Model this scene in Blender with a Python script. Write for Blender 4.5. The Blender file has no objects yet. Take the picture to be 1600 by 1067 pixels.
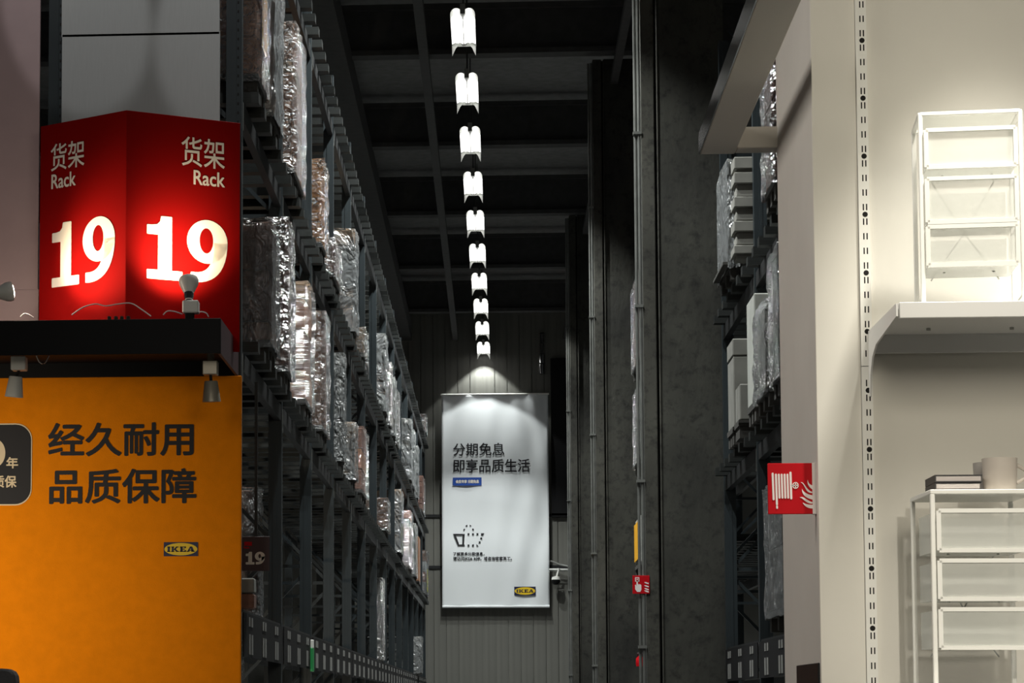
import bpy, bmesh, math, random
from mathutils import Vector, Matrix, Euler
random.seed(7)
SC = bpy.context.scene
COL = SC.collection
R = math.radians

# ------------------------------------------------------------------ camera
ZC = 1.6                                    # camera height above the floor
YAW, PITCH, FPX = R(4.1), R(4.6), 3790.0    # the picture is an upward-shifted telephoto view down the aisle
VPX, VPY, W, H = 775.0, 1100.0, 1600.0, 1067.0
ROT = Euler((math.pi/2 + PITCH, 0, YAW), 'XYZ').to_matrix()
_d = ROT.transposed() @ Vector((0, 1, 0))
_vx, _vy = _d.x / -_d.z * FPX, _d.y / -_d.z * FPX
PX0, PY0 = VPX - _vx, VPY + _vy             # principal point in pixels
cd = bpy.data.cameras.new('camera'); cam = bpy.data.objects.new('camera', cd); COL.objects.link(cam)
cd.sensor_width = 36; cd.lens = FPX / W * 36; cd.clip_start = .1; cd.clip_end = 200
cd.shift_x = (W/2 - PX0) / W; cd.shift_y = (PY0 - H/2) / W
cam.location = (0, 0, ZC); cam.rotation_euler = (math.pi/2 + PITCH, 0, YAW)
SC.camera = cam
def ray(px, py):
    return ROT @ Vector(((px - PX0)/FPX, (PY0 - py)/FPX, -1))
def at(px, py, Y):                          # point of the plane y = Y seen at that pixel
    d = ray(px, py); return Vector((0, 0, ZC)) + d * (Y / d.y)
def side(px, py, X):                        # point of the plane x = X seen at that pixel
    d = ray(px, py); return Vector((0, 0, ZC)) + d * (X / d.x)
def onplane(px, py, p0, n):
    d = ray(px, py); o = Vector((0, 0, ZC)); return o + d * ((p0 - o).dot(n) / d.dot(n))

# ------------------------------------------------------------------ world, exposure, lights
wd = bpy.data.worlds.new('world'); SC.world = wd; wd.use_nodes = True
wd.node_tree.nodes['Background'].inputs[0].default_value = (.80, .86, .90, 1)
wd.node_tree.nodes['Background'].inputs[1].default_value = .018
SC.view_settings.view_transform = 'Standard'; SC.view_settings.look = 'None'
SC.view_settings.gamma = 1; SC.view_settings.use_curve_mapping = False
SC.view_settings.exposure = 0.0
P_BAY, P_SIGN = 620, 62
def light(kind, name, loc, power, color=(1, 1, 1), target=None, size=.1, spot=60, blend=.3, sx=None, sy=None):
    l = bpy.data.lights.new(name, kind); l.energy = power; l.color = color
    o = bpy.data.objects.new(name, l); COL.objects.link(o); o.location = loc
    if kind == 'SPOT': l.spot_size = R(spot); l.spot_blend = blend; l.shadow_soft_size = size
    if kind == 'AREA': l.shape = 'RECTANGLE'; l.size = sx; l.size_y = sy
    if target is not None:
        o.rotation_euler = (Vector(target) - Vector(loc)).to_track_quat('-Z', 'Y').to_euler()
    return o
# showroom ceiling lighting in front of and above the white display wall (out of frame, high up), plus an added side fill
light('AREA', 'showroom_light', (1.3, 3.2, 3.9), 86, (1, .91, .74), (1.6, 8.0, 1.8), sx=2.2, sy=1.2)
light('SPOT', 'showroom_spot', (1.72, 7.0, 5.0), 500, (1, .95, .84), (1.60, 7.78, 2.45), size=.08, spot=40, blend=.9)
light('SPOT', 'showroom_spot_low', (1.35, 2.6, 3.1), 330, (1, .93, .80), (1.45, 7.7, 1.72), size=.06, spot=17, blend=1)
light('AREA', 'end_face_fill', (-2.4, 7.85, 4.2), 62, (1, .94, .84), (.9, 8.5, 2.3), sx=1.2, sy=1.2)  # added fill without a fixture, aimed to brighten the partition's end face
# shop-floor track lights shining on the orange banner and the rack end, plus an added broad fill
light('SPOT', 'banner_spot', (-5.0, 12.0, 2.1), 430, (1, .86, .66), (-3.75, 15.1, 2.1), size=.05, spot=70, blend=1)
light('SPOT', 'rack_end_fill', (-2.2, 12.4, 9.0), 90, (.97, .97, .96), (-2.2, 15.2, 5.6), size=.08, spot=50, blend=.6)  # added broad fill that lifts the base brightness of the rack end
light('SPOT', 'rack_end_spot_a', (-3.4, 12.6, 9.0), 130, (.97, .97, .96), at(112, -10, 15.15), size=.04, spot=14.5, blend=.2)
light('SPOT', 'rack_end_spot_b', (-1.1, 12.6, 9.0), 130, (.97, .97, .96), at(366, 10, 15.15), size=.04, spot=14.5, blend=.2)

# ------------------------------------------------------------------ materials
def mat(name, col, rough=.6, metal=0, var=0, vscale=8, bump=0, bscale=40, spec=.5, stretch=(1, 1, 1), emit=None, es=0):
    m = bpy.data.materials.new(name); m.use_nodes = True; nt = m.node_tree; b = nt.nodes['Principled BSDF']
    b.inputs['Base Color'].default_value = (*col, 1); b.inputs['Roughness'].default_value = rough
    b.inputs['Metallic'].default_value = metal; b.inputs['Specular IOR Level'].default_value = spec
    tc = nt.nodes.new('ShaderNodeTexCoord'); mp = nt.nodes.new('ShaderNodeMapping')
    mp.inputs['Scale'].default_value = stretch
    nt.links.new(tc.outputs['Object'], mp.inputs[0])
    if var:
        n = nt.nodes.new('ShaderNodeTexNoise'); n.inputs['Scale'].default_value = vscale; n.inputs['Detail'].default_value = 6
        r = nt.nodes.new('ShaderNodeValToRGB')
        r.color_ramp.elements[0].position = .3; r.color_ramp.elements[1].position = .7
        r.color_ramp.elements[0].color = (*[c*(1-var) for c in col], 1); r.color_ramp.elements[1].color = (*[min(1, c*(1+var)) for c in col], 1)
        nt.links.new(mp.outputs[0], n.inputs['Vector']); nt.links.new(n.outputs['Fac'], r.inputs[0]); nt.links.new(r.outputs[0], b.inputs['Base Color'])
    if bump:
        n2 = nt.nodes.new('ShaderNodeTexNoise'); n2.inputs['Scale'].default_value = bscale; n2.inputs['Detail'].default_value = 4
        bp = nt.nodes.new('ShaderNodeBump'); bp.inputs['Strength'].default_value = bump; bp.inputs['Distance'].default_value = .02
        nt.links.new(mp.outputs[0], n2.inputs['Vector']); nt.links.new(n2.outputs['Fac'], bp.inputs['Height']); nt.links.new(bp.outputs[0], b.inputs['Normal'])
    if emit:
        b.inputs['Emission Color'].default_value = (*emit, 1); b.inputs['Emission Strength'].default_value = es
    return m
def film(name, gloss=1.0, haze=.1, rough=.16, scale=(5, 5, 2), strength=.9, tint=(.85, .9, .92), tilt=0.5, nscale=6.0):
    m = bpy.data.materials.new(name); m.use_nodes = True; nt = m.node_tree; N = nt.nodes.new; L = nt.links.new
    nt.nodes.remove(nt.nodes['Principled BSDF']); out = nt.nodes['Material Output']
    tc = N('ShaderNodeTexCoord'); mp = N('ShaderNodeMapping'); mp.inputs['Scale'].default_value = scale; mp.inputs['Rotation'].default_value = (tilt, 0, 0)
    n = N('ShaderNodeTexNoise'); n.inputs['Scale'].default_value = nscale; n.inputs['Detail'].default_value = 3; n.inputs['Roughness'].default_value = .6
    n.inputs['Distortion'].default_value = 1.0
    bp = N('ShaderNodeBump'); bp.inputs['Strength'].default_value = strength; bp.inputs['Distance'].default_value = .2
    L(tc.outputs['Object'], mp.inputs[0]); L(mp.outputs[0], n.inputs['Vector']); L(n.outputs['Fac'], bp.inputs['Height'])
    g = N('ShaderNodeBsdfGlossy'); g.inputs['Roughness'].default_value = rough; g.inputs['Color'].default_value = (1, 1, 1, 1); L(bp.outputs[0], g.inputs['Normal'])
    df = N('ShaderNodeBsdfDiffuse'); df.inputs['Color'].default_value = (*tint, 1); L(bp.outputs[0], df.inputs['Normal'])
    tr = N('ShaderNodeBsdfTransparent')
    fr = N('ShaderNodeFresnel'); fr.inputs['IOR'].default_value = 1.55; L(bp.outputs[0], fr.inputs['Normal'])
    ml = N('ShaderNodeMath'); ml.operation = 'MULTIPLY'; ml.use_clamp = True; ml.inputs[1].default_value = gloss; L(fr.outputs[0], ml.inputs[0])
    m1 = N('ShaderNodeMixShader'); m1.inputs[0].default_value = haze; L(tr.outputs[0], m1.inputs[1]); L(df.outputs[0], m1.inputs[2])
    m2 = N('ShaderNodeMixShader'); L(ml.outputs[0], m2.inputs[0]); L(m1.outputs[0], m2.inputs[1]); L(g.outputs[0], m2.inputs[2])
    L(m2.outputs[0], out.inputs[0]); return m
def concrete(name, col):
    m = mat(name, col, .85, var=.6, vscale=1.8, bump=.25, bscale=18, stretch=(1, 1, .5)); nt = m.node_tree; b = nt.nodes['Principled BSDF']
    v = nt.nodes.new('ShaderNodeTexNoise'); v.inputs['Scale'].default_value = 9; v.inputs['Detail'].default_value = 8; v.inputs['Roughness'].default_value = .7
    r = nt.nodes.new('ShaderNodeValToRGB'); r.color_ramp.elements[0].position = .33; r.color_ramp.elements[1].position = .50
    r.color_ramp.elements[0].color = (.3, .3, .3, 1)
    mx = nt.nodes.new('ShaderNodeMixRGB'); mx.blend_type = 'MULTIPLY'; mx.inputs[0].default_value = 1
    tc = [n for n in nt.nodes if n.type == 'TEX_COORD'][0]
    src = b.inputs['Base Color'].links[0].from_socket
    nt.links.new(tc.outputs['Object'], v.inputs['Vector']); nt.links.new(v.outputs['Fac'], r.inputs[0])
    nt.links.new(src, mx.inputs[1]); nt.links.new(r.outputs[0], mx.inputs[2]); nt.links.new(mx.outputs[0], b.inputs['Base Color']); return m
M = dict(
    steel=mat('rack_steel', (.022, .030, .034), .45, .2, var=.12, vscale=3),
    beam=mat('rack_beam', (.014, .015, .016), .5, .2, var=.2),
    bar=mat('support_bar', (.026, .029, .028), .5, .5, var=.25, vscale=9),
    pallet=mat('pallet_wood', (.03, .028, .024), .8, var=.3, stretch=(1, 6, 6)),
    brown=mat('carton_brown', (.27, .135, .075), .8, var=.14, vscale=6, stretch=(1, 1, 5)),
    dark=mat('carton_dark', (.15, .07, .048), .75, var=.15, vscale=6, stretch=(1, 1, 5)),
    tan=mat('carton_tan', (.28, .19, .115), .8, var=.14, vscale=6, stretch=(1, 1, 5)),
    orange_box=mat('carton_orange', (.50, .22, .05), .75, var=.15, vscale=5, stretch=(1, 1, 6)),
    grey_box=mat('carton_grey', (.18, .178, .16), .8, var=.15, vscale=5),
    pale=mat('carton_pale', (.38, .39, .36), .7, var=.08),
    yellow=mat('yellow_print', (.85, .42, .01), .5),
    lime=mat('yellow_green_print', (.75, .70, .03), .5),
    white_tag=mat('paper_tag', (.20, .20, .19), .7, var=.25, vscale=20),
    concrete=concrete('concrete', (.032, .032, .026)),
    concrete2=concrete('concrete_band', (.045, .044, .036)),
    clad=mat('cladding', (.155, .155, .138), .55, .1, var=.15, vscale=2, stretch=(1, 1, .25)),
    ceil=mat('roof_dark', (.21, .21, .21), .9, var=.15),
    truss=mat('roof_steel', (.055, .055, .055), .8, var=.15),
    truss2=mat('dull_conduit', (.16, .165, .155), .45, .3, var=.2),
    floor=mat('floor_concrete', (.12, .12, .115), .5, var=.15, vscale=2),
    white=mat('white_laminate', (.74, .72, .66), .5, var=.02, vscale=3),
    side=mat('shaded_laminate', (.60, .58, .55), .6, var=.04, vscale=3),  # white partition laminate, greyed to carry the shade of its end face
    metal_white=mat('white_enamel', (.84, .84, .80), .35),
    shelf=mat('shelf_white', (.80, .80, .79), .4),
    black=mat('black_board', (.008, .008, .009), .6, spec=.2),
    hole=mat('slot_dark', (.01, .009, .008), .9),
    ink=mat('black_ink', (.012, .012, .016), .7),
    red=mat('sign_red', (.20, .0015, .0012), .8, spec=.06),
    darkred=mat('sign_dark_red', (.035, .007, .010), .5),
    signwhite=mat('sign_white', (.74, .70, .63), .5),
    firered=mat('fire_sign_red', (.50, .004, .010), .6, spec=.12),
    pinkwhite=mat('fire_sign_white', (.85, .78, .76), .5),
    orange=mat('orange_fabric', (.86, .25, .003), .85, spec=.08, var=.05, vscale=14, bump=.12, bscale=120),
    cream=mat('cream_print', (.80, .66, .45), .6),
    fabric=mat('banner_fabric', (.86, .90, .92), .75, bump=.06, bscale=6),
    blue=mat('logo_blue', (.012, .07, .36), .5),
    navy=mat('logo_navy', (.012, .016, .06), .5),
    logoyellow=mat('logo_yellow', (.85, .58, .02), .5),
    board=mat('board_white', (.42, .43, .43), .6, var=.03, stretch=(20, 1, 1)),
    bounce_board=mat('board_red_bounce', (.42, .31, .32), .6, var=.03),  # white board; the sign's red bounce light is put into this colour
    plastic=mat('lamp_plastic', (.72, .72, .68), .4),
    chrome=mat('chrome', (.75, .75, .74), .12, 1),
    galv=mat('galvanised', (.45, .46, .44), .35, .8, var=.15),
    brass=mat('lamp_can', (.42, .38, .30), .4, .4),
    mesh_w=None, glow=mat('lamp_glow', (1, 1, 1), .5, emit=(1, .985, .95), es=2.6),
    bulb=mat('bulb_glow', (1, 1, 1), .5, emit=(1, .9, .7), es=6),
    frame=mat('greige_paint', (.46, .43, .38), .5),
    mug=mat('stoneware', (.50, .45, .40), .55, var=.04),
    mug2=mat('stoneware_grey', (.34, .32, .30), .55, var=.04),
    bookblack=mat('book_cover', (.012, .011, .014), .5),
    pages=mat('book_pages', (.80, .74, .72), .8, var=.1, vscale=60, stretch=(.1, .1, 6)),
    teal=mat('teal_post', (.06, .10, .12), .5, .2),
    green=mat('green_strip', (.02, .30, .08), .4),
    charcoal=mat('charcoal_cloth', (.05, .05, .055), .85, var=.25, bump=.2),
    cable=mat('cable_white', (.55, .55, .55), .5),
    film_a=film('film_sparkle', 1.6, .08, .20, (3, 5, 3), 1.0, nscale=5),
    film_b=film('film_smooth', 1.7, .20, .20, (1.2, 3, .8), .8, nscale=4),
    film_c=film('film_bands', .8, .03, .12, (1.5, 1.5, 14), 1.0, tilt=.12, nscale=3),
    film_d=film('film_grey', 1.2, .16, .25, (3, 7, 1.5), .9, tilt=.9, nscale=4),
)
def wiremesh(name):
    m = bpy.data.materials.new(name); m.use_nodes = True; nt = m.node_tree; b = nt.nodes['Principled BSDF']
    b.inputs['Base Color'].default_value = (.80, .82, .78, 1); b.inputs['Roughness'].default_value = .45
    tr = nt.nodes.new('ShaderNodeBsdfTransparent'); mx = nt.nodes.new('ShaderNodeMixShader'); mx.inputs[0].default_value = .33
    nt.links.new(tr.outputs[0], mx.inputs[1]); nt.links.new(b.outputs[0], mx.inputs[2]); nt.links.new(mx.outputs[0], nt.nodes['Material Output'].inputs[0]); return m
M['mesh_w'] = wiremesh('fine_wire_mesh')

# ------------------------------------------------------------------ mesh helpers
class MB:
    def __init__(s): s.v = []; s.f = []
    def poly(s, pts, faces):
        k = len(s.v); s.v += [tuple(p) for p in pts]; s.f += [tuple(i + k for i in f) for f in faces]; return s
    def box(s, x0, x1, y0, y1, z0, z1):
        return s.poly([(x0,y0,z0),(x1,y0,z0),(x1,y1,z0),(x0,y1,z0),(x0,y0,z1),(x1,y0,z1),(x1,y1,z1),(x0,y1,z1)],
                      [(0,3,2,1),(4,5,6,7),(0,1,5,4),(1,2,6,5),(2,3,7,6),(3,0,4,7)])
    def bar(s, a, b, w, h=None, up=(0, 0, 1)):
        a, b = Vector(a), Vector(b); h = h or w; d = (b - a).normalized(); u = Vector(up)
        if abs(d.dot(u)) > .98: u = Vector((1, 0, 0))
        r = d.cross(u).normalized(); u = r.cross(d)
        P = [p + r*sx*w/2 + u*sz*h/2 for p in (a, b) for sx, sz in ((-1,-1),(1,-1),(1,1),(-1,1))]
        return s.poly(P, [(0,1,2,3),(7,6,5,4),(0,4,5,1),(1,5,6,2),(2,6,7,3),(3,7,4,0)])
    def tube(s, pts, r, n=8, cap=True):
        pts = [Vector(p) for p in pts]; rs = r if isinstance(r, (list, tuple)) else [r]*len(pts); rings = []
        ref = None
        for i, p in enumerate(pts):
            d = (pts[min(i+1, len(pts)-1)] - pts[max(i-1, 0)]).normalized()
            if ref is None: ref = Vector((0, 0, 1)) if abs(d.z) < .9 else Vector((1, 0, 0))
            a = d.cross(ref).normalized(); b = d.cross(a).normalized(); ref = -b if False else ref
            rings.append([p + (a*math.cos(2*math.pi*k/n) + b*math.sin(2*math.pi*k/n))*rs[i] for k in range(n)])
        V = [q for rg in rings for q in rg]; F = []
        for i in range(len(pts)-1):
            for k in range(n): F.append((i*n+k, i*n+(k+1) % n, (i+1)*n+(k+1) % n, (i+1)*n+k))
        if cap: F += [tuple(range(n))[::-1], tuple((len(pts)-1)*n + k for k in range(n))]
        return s.poly(V, F)
    def lathe(s, prof, c=(0, 0, 0), n=24, axis=None):
        V = []; F = []
        for r, z in prof:
            for k in range(n): V.append(Vector((r*math.cos(2*math.pi*k/n), r*math.sin(2*math.pi*k/n), z)))
        if axis is not None:
            q = Vector((0, 0, 1)).rotation_difference(Vector(axis)); V = [q @ v for v in V]
        V = [v + Vector(c) for v in V]
        for i in range(len(prof)-1):
            for k in range(n): F.append((i*n+k, i*n+(k+1) % n, (i+1)*n+(k+1) % n, (i+1)*n+k))
        if prof[0][0] > 1e-4: F.append(tuple(range(n))[::-1])
        if prof[-1][0] > 1e-4: F.append(tuple((len(prof)-1)*n + k for k in range(n)))
        return s.poly(V, F)
    def prism(s, pts, vec):                     # extrude a planar 3-D polygon along vec
        n = len(pts); a = [Vector(p) for p in pts]; b = [p + Vector(vec) for p in a]
        return s.poly(a + b, [tuple(range(n)), tuple(range(2*n-1, n-1, -1))] + [(i, i+n, (i+1) % n + n, (i+1) % n) for i in range(n)])
    def build(s, name, m, parent=None, smooth=False, bevel=0, recalc=True):
        me = bpy.data.meshes.new(name); me.from_pydata([tuple(v) for v in s.v], [], s.f)
        bm = bmesh.new(); bm.from_mesh(me)
        if bevel: bmesh.ops.bevel(bm, geom=bm.edges[:], offset=bevel, segments=1, affect='EDGES', clamp_overlap=True)
        if recalc: bmesh.ops.recalc_face_normals(bm, faces=bm.faces)
        bm.to_mesh(me); bm.free()
        if smooth:
            me.polygons.foreach_set('use_smooth', [True]*len(me.polygons)); 
            try: me.set_sharp_from_angle(angle=R(40))
            except Exception: pass
        me.materials.append(M[m] if isinstance(m, str) else m)
        o = bpy.data.objects.new(name, me); COL.objects.link(o)
        if parent: o.parent = parent; o.matrix_parent_inverse = Matrix.Translation(-parent_loc(parent))
        return o
LOC = {}
def parent_loc(p):
    v = Vector(LOC.get(p.name, (0, 0, 0)))
    return v
def tag(o, label=None, cat=None, group=None, kind=None):
    if label: o['label'] = label
    if cat: o['category'] = cat
    if group: o['group'] = group
    if kind: o['kind'] = kind
    return o
def thing(name, label, cat, loc=(0, 0, 0), group=None):
    o = bpy.data.objects.new(name, None); COL.objects.link(o); o.empty_display_size = .1
    o.location = loc; LOC[o.name] = tuple(loc); return tag(o, label, cat, group)
UNIT = {}
def piece(name, m, x0, x1, y0, y1, z0, z1, parent=None, label=None):   # box piece sharing one unit mesh per material
    if m not in UNIT:
        b = MB().box(-.5, .5, -.5, .5, -.5, .5); t = b.build('piece_' + m, m); UNIT[m] = t.data; bpy.data.objects.remove(t)
    o = bpy.data.objects.new(name, UNIT[m]); COL.objects.link(o)
    o.location = ((x0+x1)/2, (y0+y1)/2, (z0+z1)/2); o.scale = (abs(x1-x0), abs(y1-y0), abs(z1-z0))
    if parent: o.parent = parent; o.matrix_parent_inverse = Matrix.Translation(-parent_loc(parent))
    if label: o['label'] = label
    return o
# ---- flat lettering: glyph outlines from Blender's built-in font, thickened by shifted copies
def glyphs(s):
    c = bpy.data.curves.new('text', 'FONT'); c.body = s; c.size = 1; c.resolution_u = 4
    o = bpy.data.objects.new('text', c); COL.objects.link(o); bpy.context.view_layer.update()
    me = bpy.data.meshes.new_from_object(o.evaluated_get(bpy.context.evaluated_depsgraph_get()))
    V = [(v.co.x, v.co.y) for v in me.vertices]; F = [tuple(p.vertices) for p in me.polygons]
    bpy.data.objects.remove(o); bpy.data.curves.remove(c); bpy.data.meshes.remove(me); return V, F
def bbox(V):
    return min(v[0] for v in V), max(v[0] for v in V), min(v[1] for v in V), max(v[1] for v in V)
def place2d(V, F, rect, frame, name, m, parent, bold=0, warp=None, label=None):
    # rect = (u0, u1, v0, v1) in the frame (origin, u axis, v axis, outward normal)
    a0, a1, b0, b1 = bbox(V); u0, u1, v0, v1 = rect; o, U, Vv, Nn = frame; mb = MB()
    sh = [(0, 0)] + ([(bold*math.cos(k*math.pi/4), bold*math.sin(k*math.pi/4)) for k in range(8)] if bold else [])
    for i, (dx, dy) in enumerate(sh):
        P = []
        for x, y in V:
            uu = u0 + bold + (x-a0)/(a1-a0)*(u1-u0-2*bold) + dx; vv = v0 + bold + (y-b0)/(b1-b0)*(v1-v0-2*bold) + dy
            p = o + U*uu + Vv*vv + Nn*(.004 + i*.00006)
            if warp: p = warp(p)
            P.append(p)
        mb.poly(P, F)
    ob = mb.build(name, m, parent, recalc=False)
    if label: ob['label'] = label
    return ob
def frame_xz(Y): return (Vector((0, Y, 0)), Vector((1, 0, 0)), Vector((0, 0, 1)), Vector((0, -1, 0)))
def rect_px(x0, x1, y0, y1, Y):                  # pixel box -> rectangle on the plane y = Y
    a = at(x0, (y0+y1)/2, Y); b = at(x1, (y0+y1)/2, Y); t = at((x0+x1)/2, y0, Y); q = at((x0+x1)/2, y1, Y)
    return (a.x, b.x, q.z, t.z)
def text_px(s, x0, x1, y0, y1, Y, name, m, parent, bold=0, warp=None):
    V, F = glyphs(s); return place2d(V, F, rect_px(x0, x1, y0, y1, Y), frame_xz(Y), name, m, parent, bold, warp)
def ellipse(cx, cy, rx, ry, n=40): return [(cx+rx*math.cos(2*math.pi*k/n), cy+ry*math.sin(2*math.pi*k/n)) for k in range(n)]
def bez(p0, p1, p2, p3, n=12):
    return [tuple(((1-t)**3)*a + 3*t*(1-t)**2*b + 3*t*t*(1-t)*c + t**3*d for a, b, c, d in zip(p0, p1, p2, p3)) for t in [i/n for i in range(n+1)]]
def strip(A, B):
    n = len(A); return A + B, [(i, i+1, n+i+1, n+i) for i in range(n-1)]
def join2d(*parts):
    V = []; F = []
    for v, f in parts: k = len(V); V += v; F += [tuple(i+k for i in q) for q in f]
    return V, F
def digit1(x=0):
    P = [(0,0),(.62,0),(.62,.13),(.43,.13),(.43,1),(.25,1),(.235,.92),(.18,.865),(.08,.85),(0,.85),(0,.715),(.2,.715),(.2,.13),(0,.13)]
    P = [(a+x, b) for a, b in P]
    return P, [(0,1,2,3,12,13), (3,4,5,11,12), (5,6,7,11), (7,8,9,10,11)]
def digit9(x=0):
    n = 40; O = ellipse(.36, .66, .36, .345, n); I = ellipse(.345, .675, .135, .215, n)
    ring = (O + I, [(k, (k+1) % n, n+(k+1) % n, n+k) for k in range(n)])
    A = bez((.72, .66), (.72, .2), (.48, -.03), (.07, .005)); B = bez((.48, .66), (.50, .26), (.36, .12), (.07, .145))
    V, F = join2d(ring, strip(A, B)); return [(a+x, b) for a, b in V], F
def nineteen():
    return join2d(digit1(0), digit9(.72))
def logo_letters():
    def rc(x0, x1, y0, y1): return [(x0,y0),(x1,y0),(x1,y1),(x0,y1)], [(0,1,2,3)]
    def q(*p): return list(p), [tuple(range(len(p)))]
    s = .16
    I = [rc(.06,.30,0,1), rc(0,.36,0,s), rc(0,.36,1-s,1)]
    K = [rc(.52,.74,0,1), rc(.46,.80,0,s), rc(.46,.80,1-s,1), q((.72,.42),(1.02,1),(1.26,1),(.86,.36)), q((.78,.56),(.92,.66),(1.30,0),(1.02,0)), rc(.98,1.28,1-s,1), rc(1.0,1.36,0,s)]
    E = [rc(1.50,1.74,0,1), rc(1.44,2.14,0,.2), rc(1.44,2.12,.8,1), rc(1.6,1.98,.42,.6), rc(1.98,2.14,0,.3), rc(1.97,2.12,.70,1)]
    A = [q((2.26,0),(2.44,0),(2.74,1),(2.58,1)), q((2.80,0),(3.08,0),(2.82,1),(2.58,1)), rc(2.42,2.9,.2,.36), rc(2.20,2.52,0,s), rc(2.72,3.14,0,s)]
    return join2d(*I, *K, *E, *A)
def logo(x0, x1, y0, y1, Y, parent, plate, warp=None):
    if warp: c_ = at((x0+x1)/2, (y0+y1)/2, Y); Y = warp(c_).y - .02; warp = None
    fr = frame_xz(Y); r = rect_px(x0, x1, y0, y1, Y); w, h = r[1]-r[0], r[3]-r[2]; n = 40
    place2d([(0,0),(1,0),(1,1),(0,1)], [(0,1,2,3)], r, fr, 'logo_plate', plate, parent, 0, warp)
    fr2 = (fr[0] + Vector((0,-.002,0)), *fr[1:])
    place2d(ellipse(0,0,1,1,n), [tuple(range(n))], (r[0]+w*.02, r[1]-w*.02, r[2]+h*.06, r[3]-h*.06), fr2, 'logo_oval', 'logoyellow', parent, 0, warp)
    fr3 = (fr[0] + Vector((0,-.004,0)), *fr[1:]); V, F = logo_letters()
    place2d(V, F, (r[0]+w*.10, r[1]-w*.09, r[2]+h*.31, r[3]-h*.32), fr3, 'logo_lettering', plate, parent, 0, warp)

# ================================================================== THE BUILDING
YW = 55.8
f = MB().box(-9, 8, 2, YW+.3, -.2, 0).build('floor', 'floor'); tag(f, 'grey concrete warehouse floor', kind='structure')
c = MB().box(-9, 8, 2, YW+.3, 11.2, 11.4).build('ceiling', 'ceil'); tag(c, 'dark warehouse roof deck', kind='structure')
wb = MB().box(-9, 8, YW, YW+.25, 0, 11.2).build('wall_back', 'clad'); tag(wb, 'grey ribbed metal end wall', kind='structure')
x = -3.4; k = 0
while x < 3.4:                                  # vertical cladding panels, joints recessed
    piece('cladding_panel', 'clad', x, x+.27, YW-.03, YW, 0, 11.15, wb); x += .285
# horizontal ledge rails of the wall (a seam left of the banner)
for py in (806, 886):
    a = at(640, py, YW-.03); b = at(930, py, YW-.03)
    piece('wall_rail', 'beam', a.x, b.x, YW-.06, YW-.03, a.z-.04, a.z+.03, wb)
# roof structure
y = 16.0; 
for i in range(8):
    t = MB().box(-9, 8, y, y+.25, 10.35, 10.42).box(-9, 8, y, y+.25, 10.98, 11.05).box(-9, 8, y+.1, y+.15, 10.42, 10.98).build('trim_%d' % (i+1), 'truss')
    tag(t, 'dark steel roof beam', kind='structure'); y += 5.4
for i, (X, w) in enumerate(((-2.4, .5), (-.95, .12), (1.6, .1), (3.2, .6))):
    d = MB().box(X, X+w, 3, YW, 10.0, 10.0+min(w, .4)).build('trim_%d' % (i+9), 'truss'); tag(d, 'dark duct running along the roof', kind='structure')

# ------------------------------------------------------------------ concrete columns
XC = 1.50
for i, (Y, lab) in enumerate(((22.0, 'wide concrete column nearest the white partition'), (32.6, 'concrete column behind the pipe-edged nearest column'), (43.2, 'farthest narrow concrete column beside the end wall'))):
    t = thing('concrete_column', lab, 'column', (XC, Y, 0), 'concrete columns along the right rack')
    b = MB().box(XC, XC+.62, Y, Y+.6, 0, 10.35).build('shaft', 'concrete', t, bevel=.012)
    b = MB().box(XC-.142, XC-.022, Y+.02, Y+.5, 0, 10.35).build('side_band', 'concrete2', t, bevel=.008)
    b = MB().box(XC-.022, XC, Y+.10, Y+.4, 0, 10.35).build('joint', 'hole', t)
    MB().tube([(XC-.165, Y+.03, 0), (XC-.165, Y+.03, 10.3)], .016, 8).build('conduit', 'truss2', t, smooth=True)
    MB().tube([(XC-.198, Y+.05, 0), (XC-.198, Y+.05, 10.3)], .014, 8).build('conduit', 'truss2', t, smooth=True)
    MB().tube([(XC+.002, Y-.012, 0), (XC+.002, Y-.012, 10.3)], .009, 6).build('cable', 'concrete2', t, smooth=True)
    for zz in (2.1, 3.6, 5.2, 6.8, 8.3):
        piece('pipe_clip', 'truss2', XC-.218, XC-.142, Y+.0, Y+.07, zz, zz+.025, t)

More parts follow.
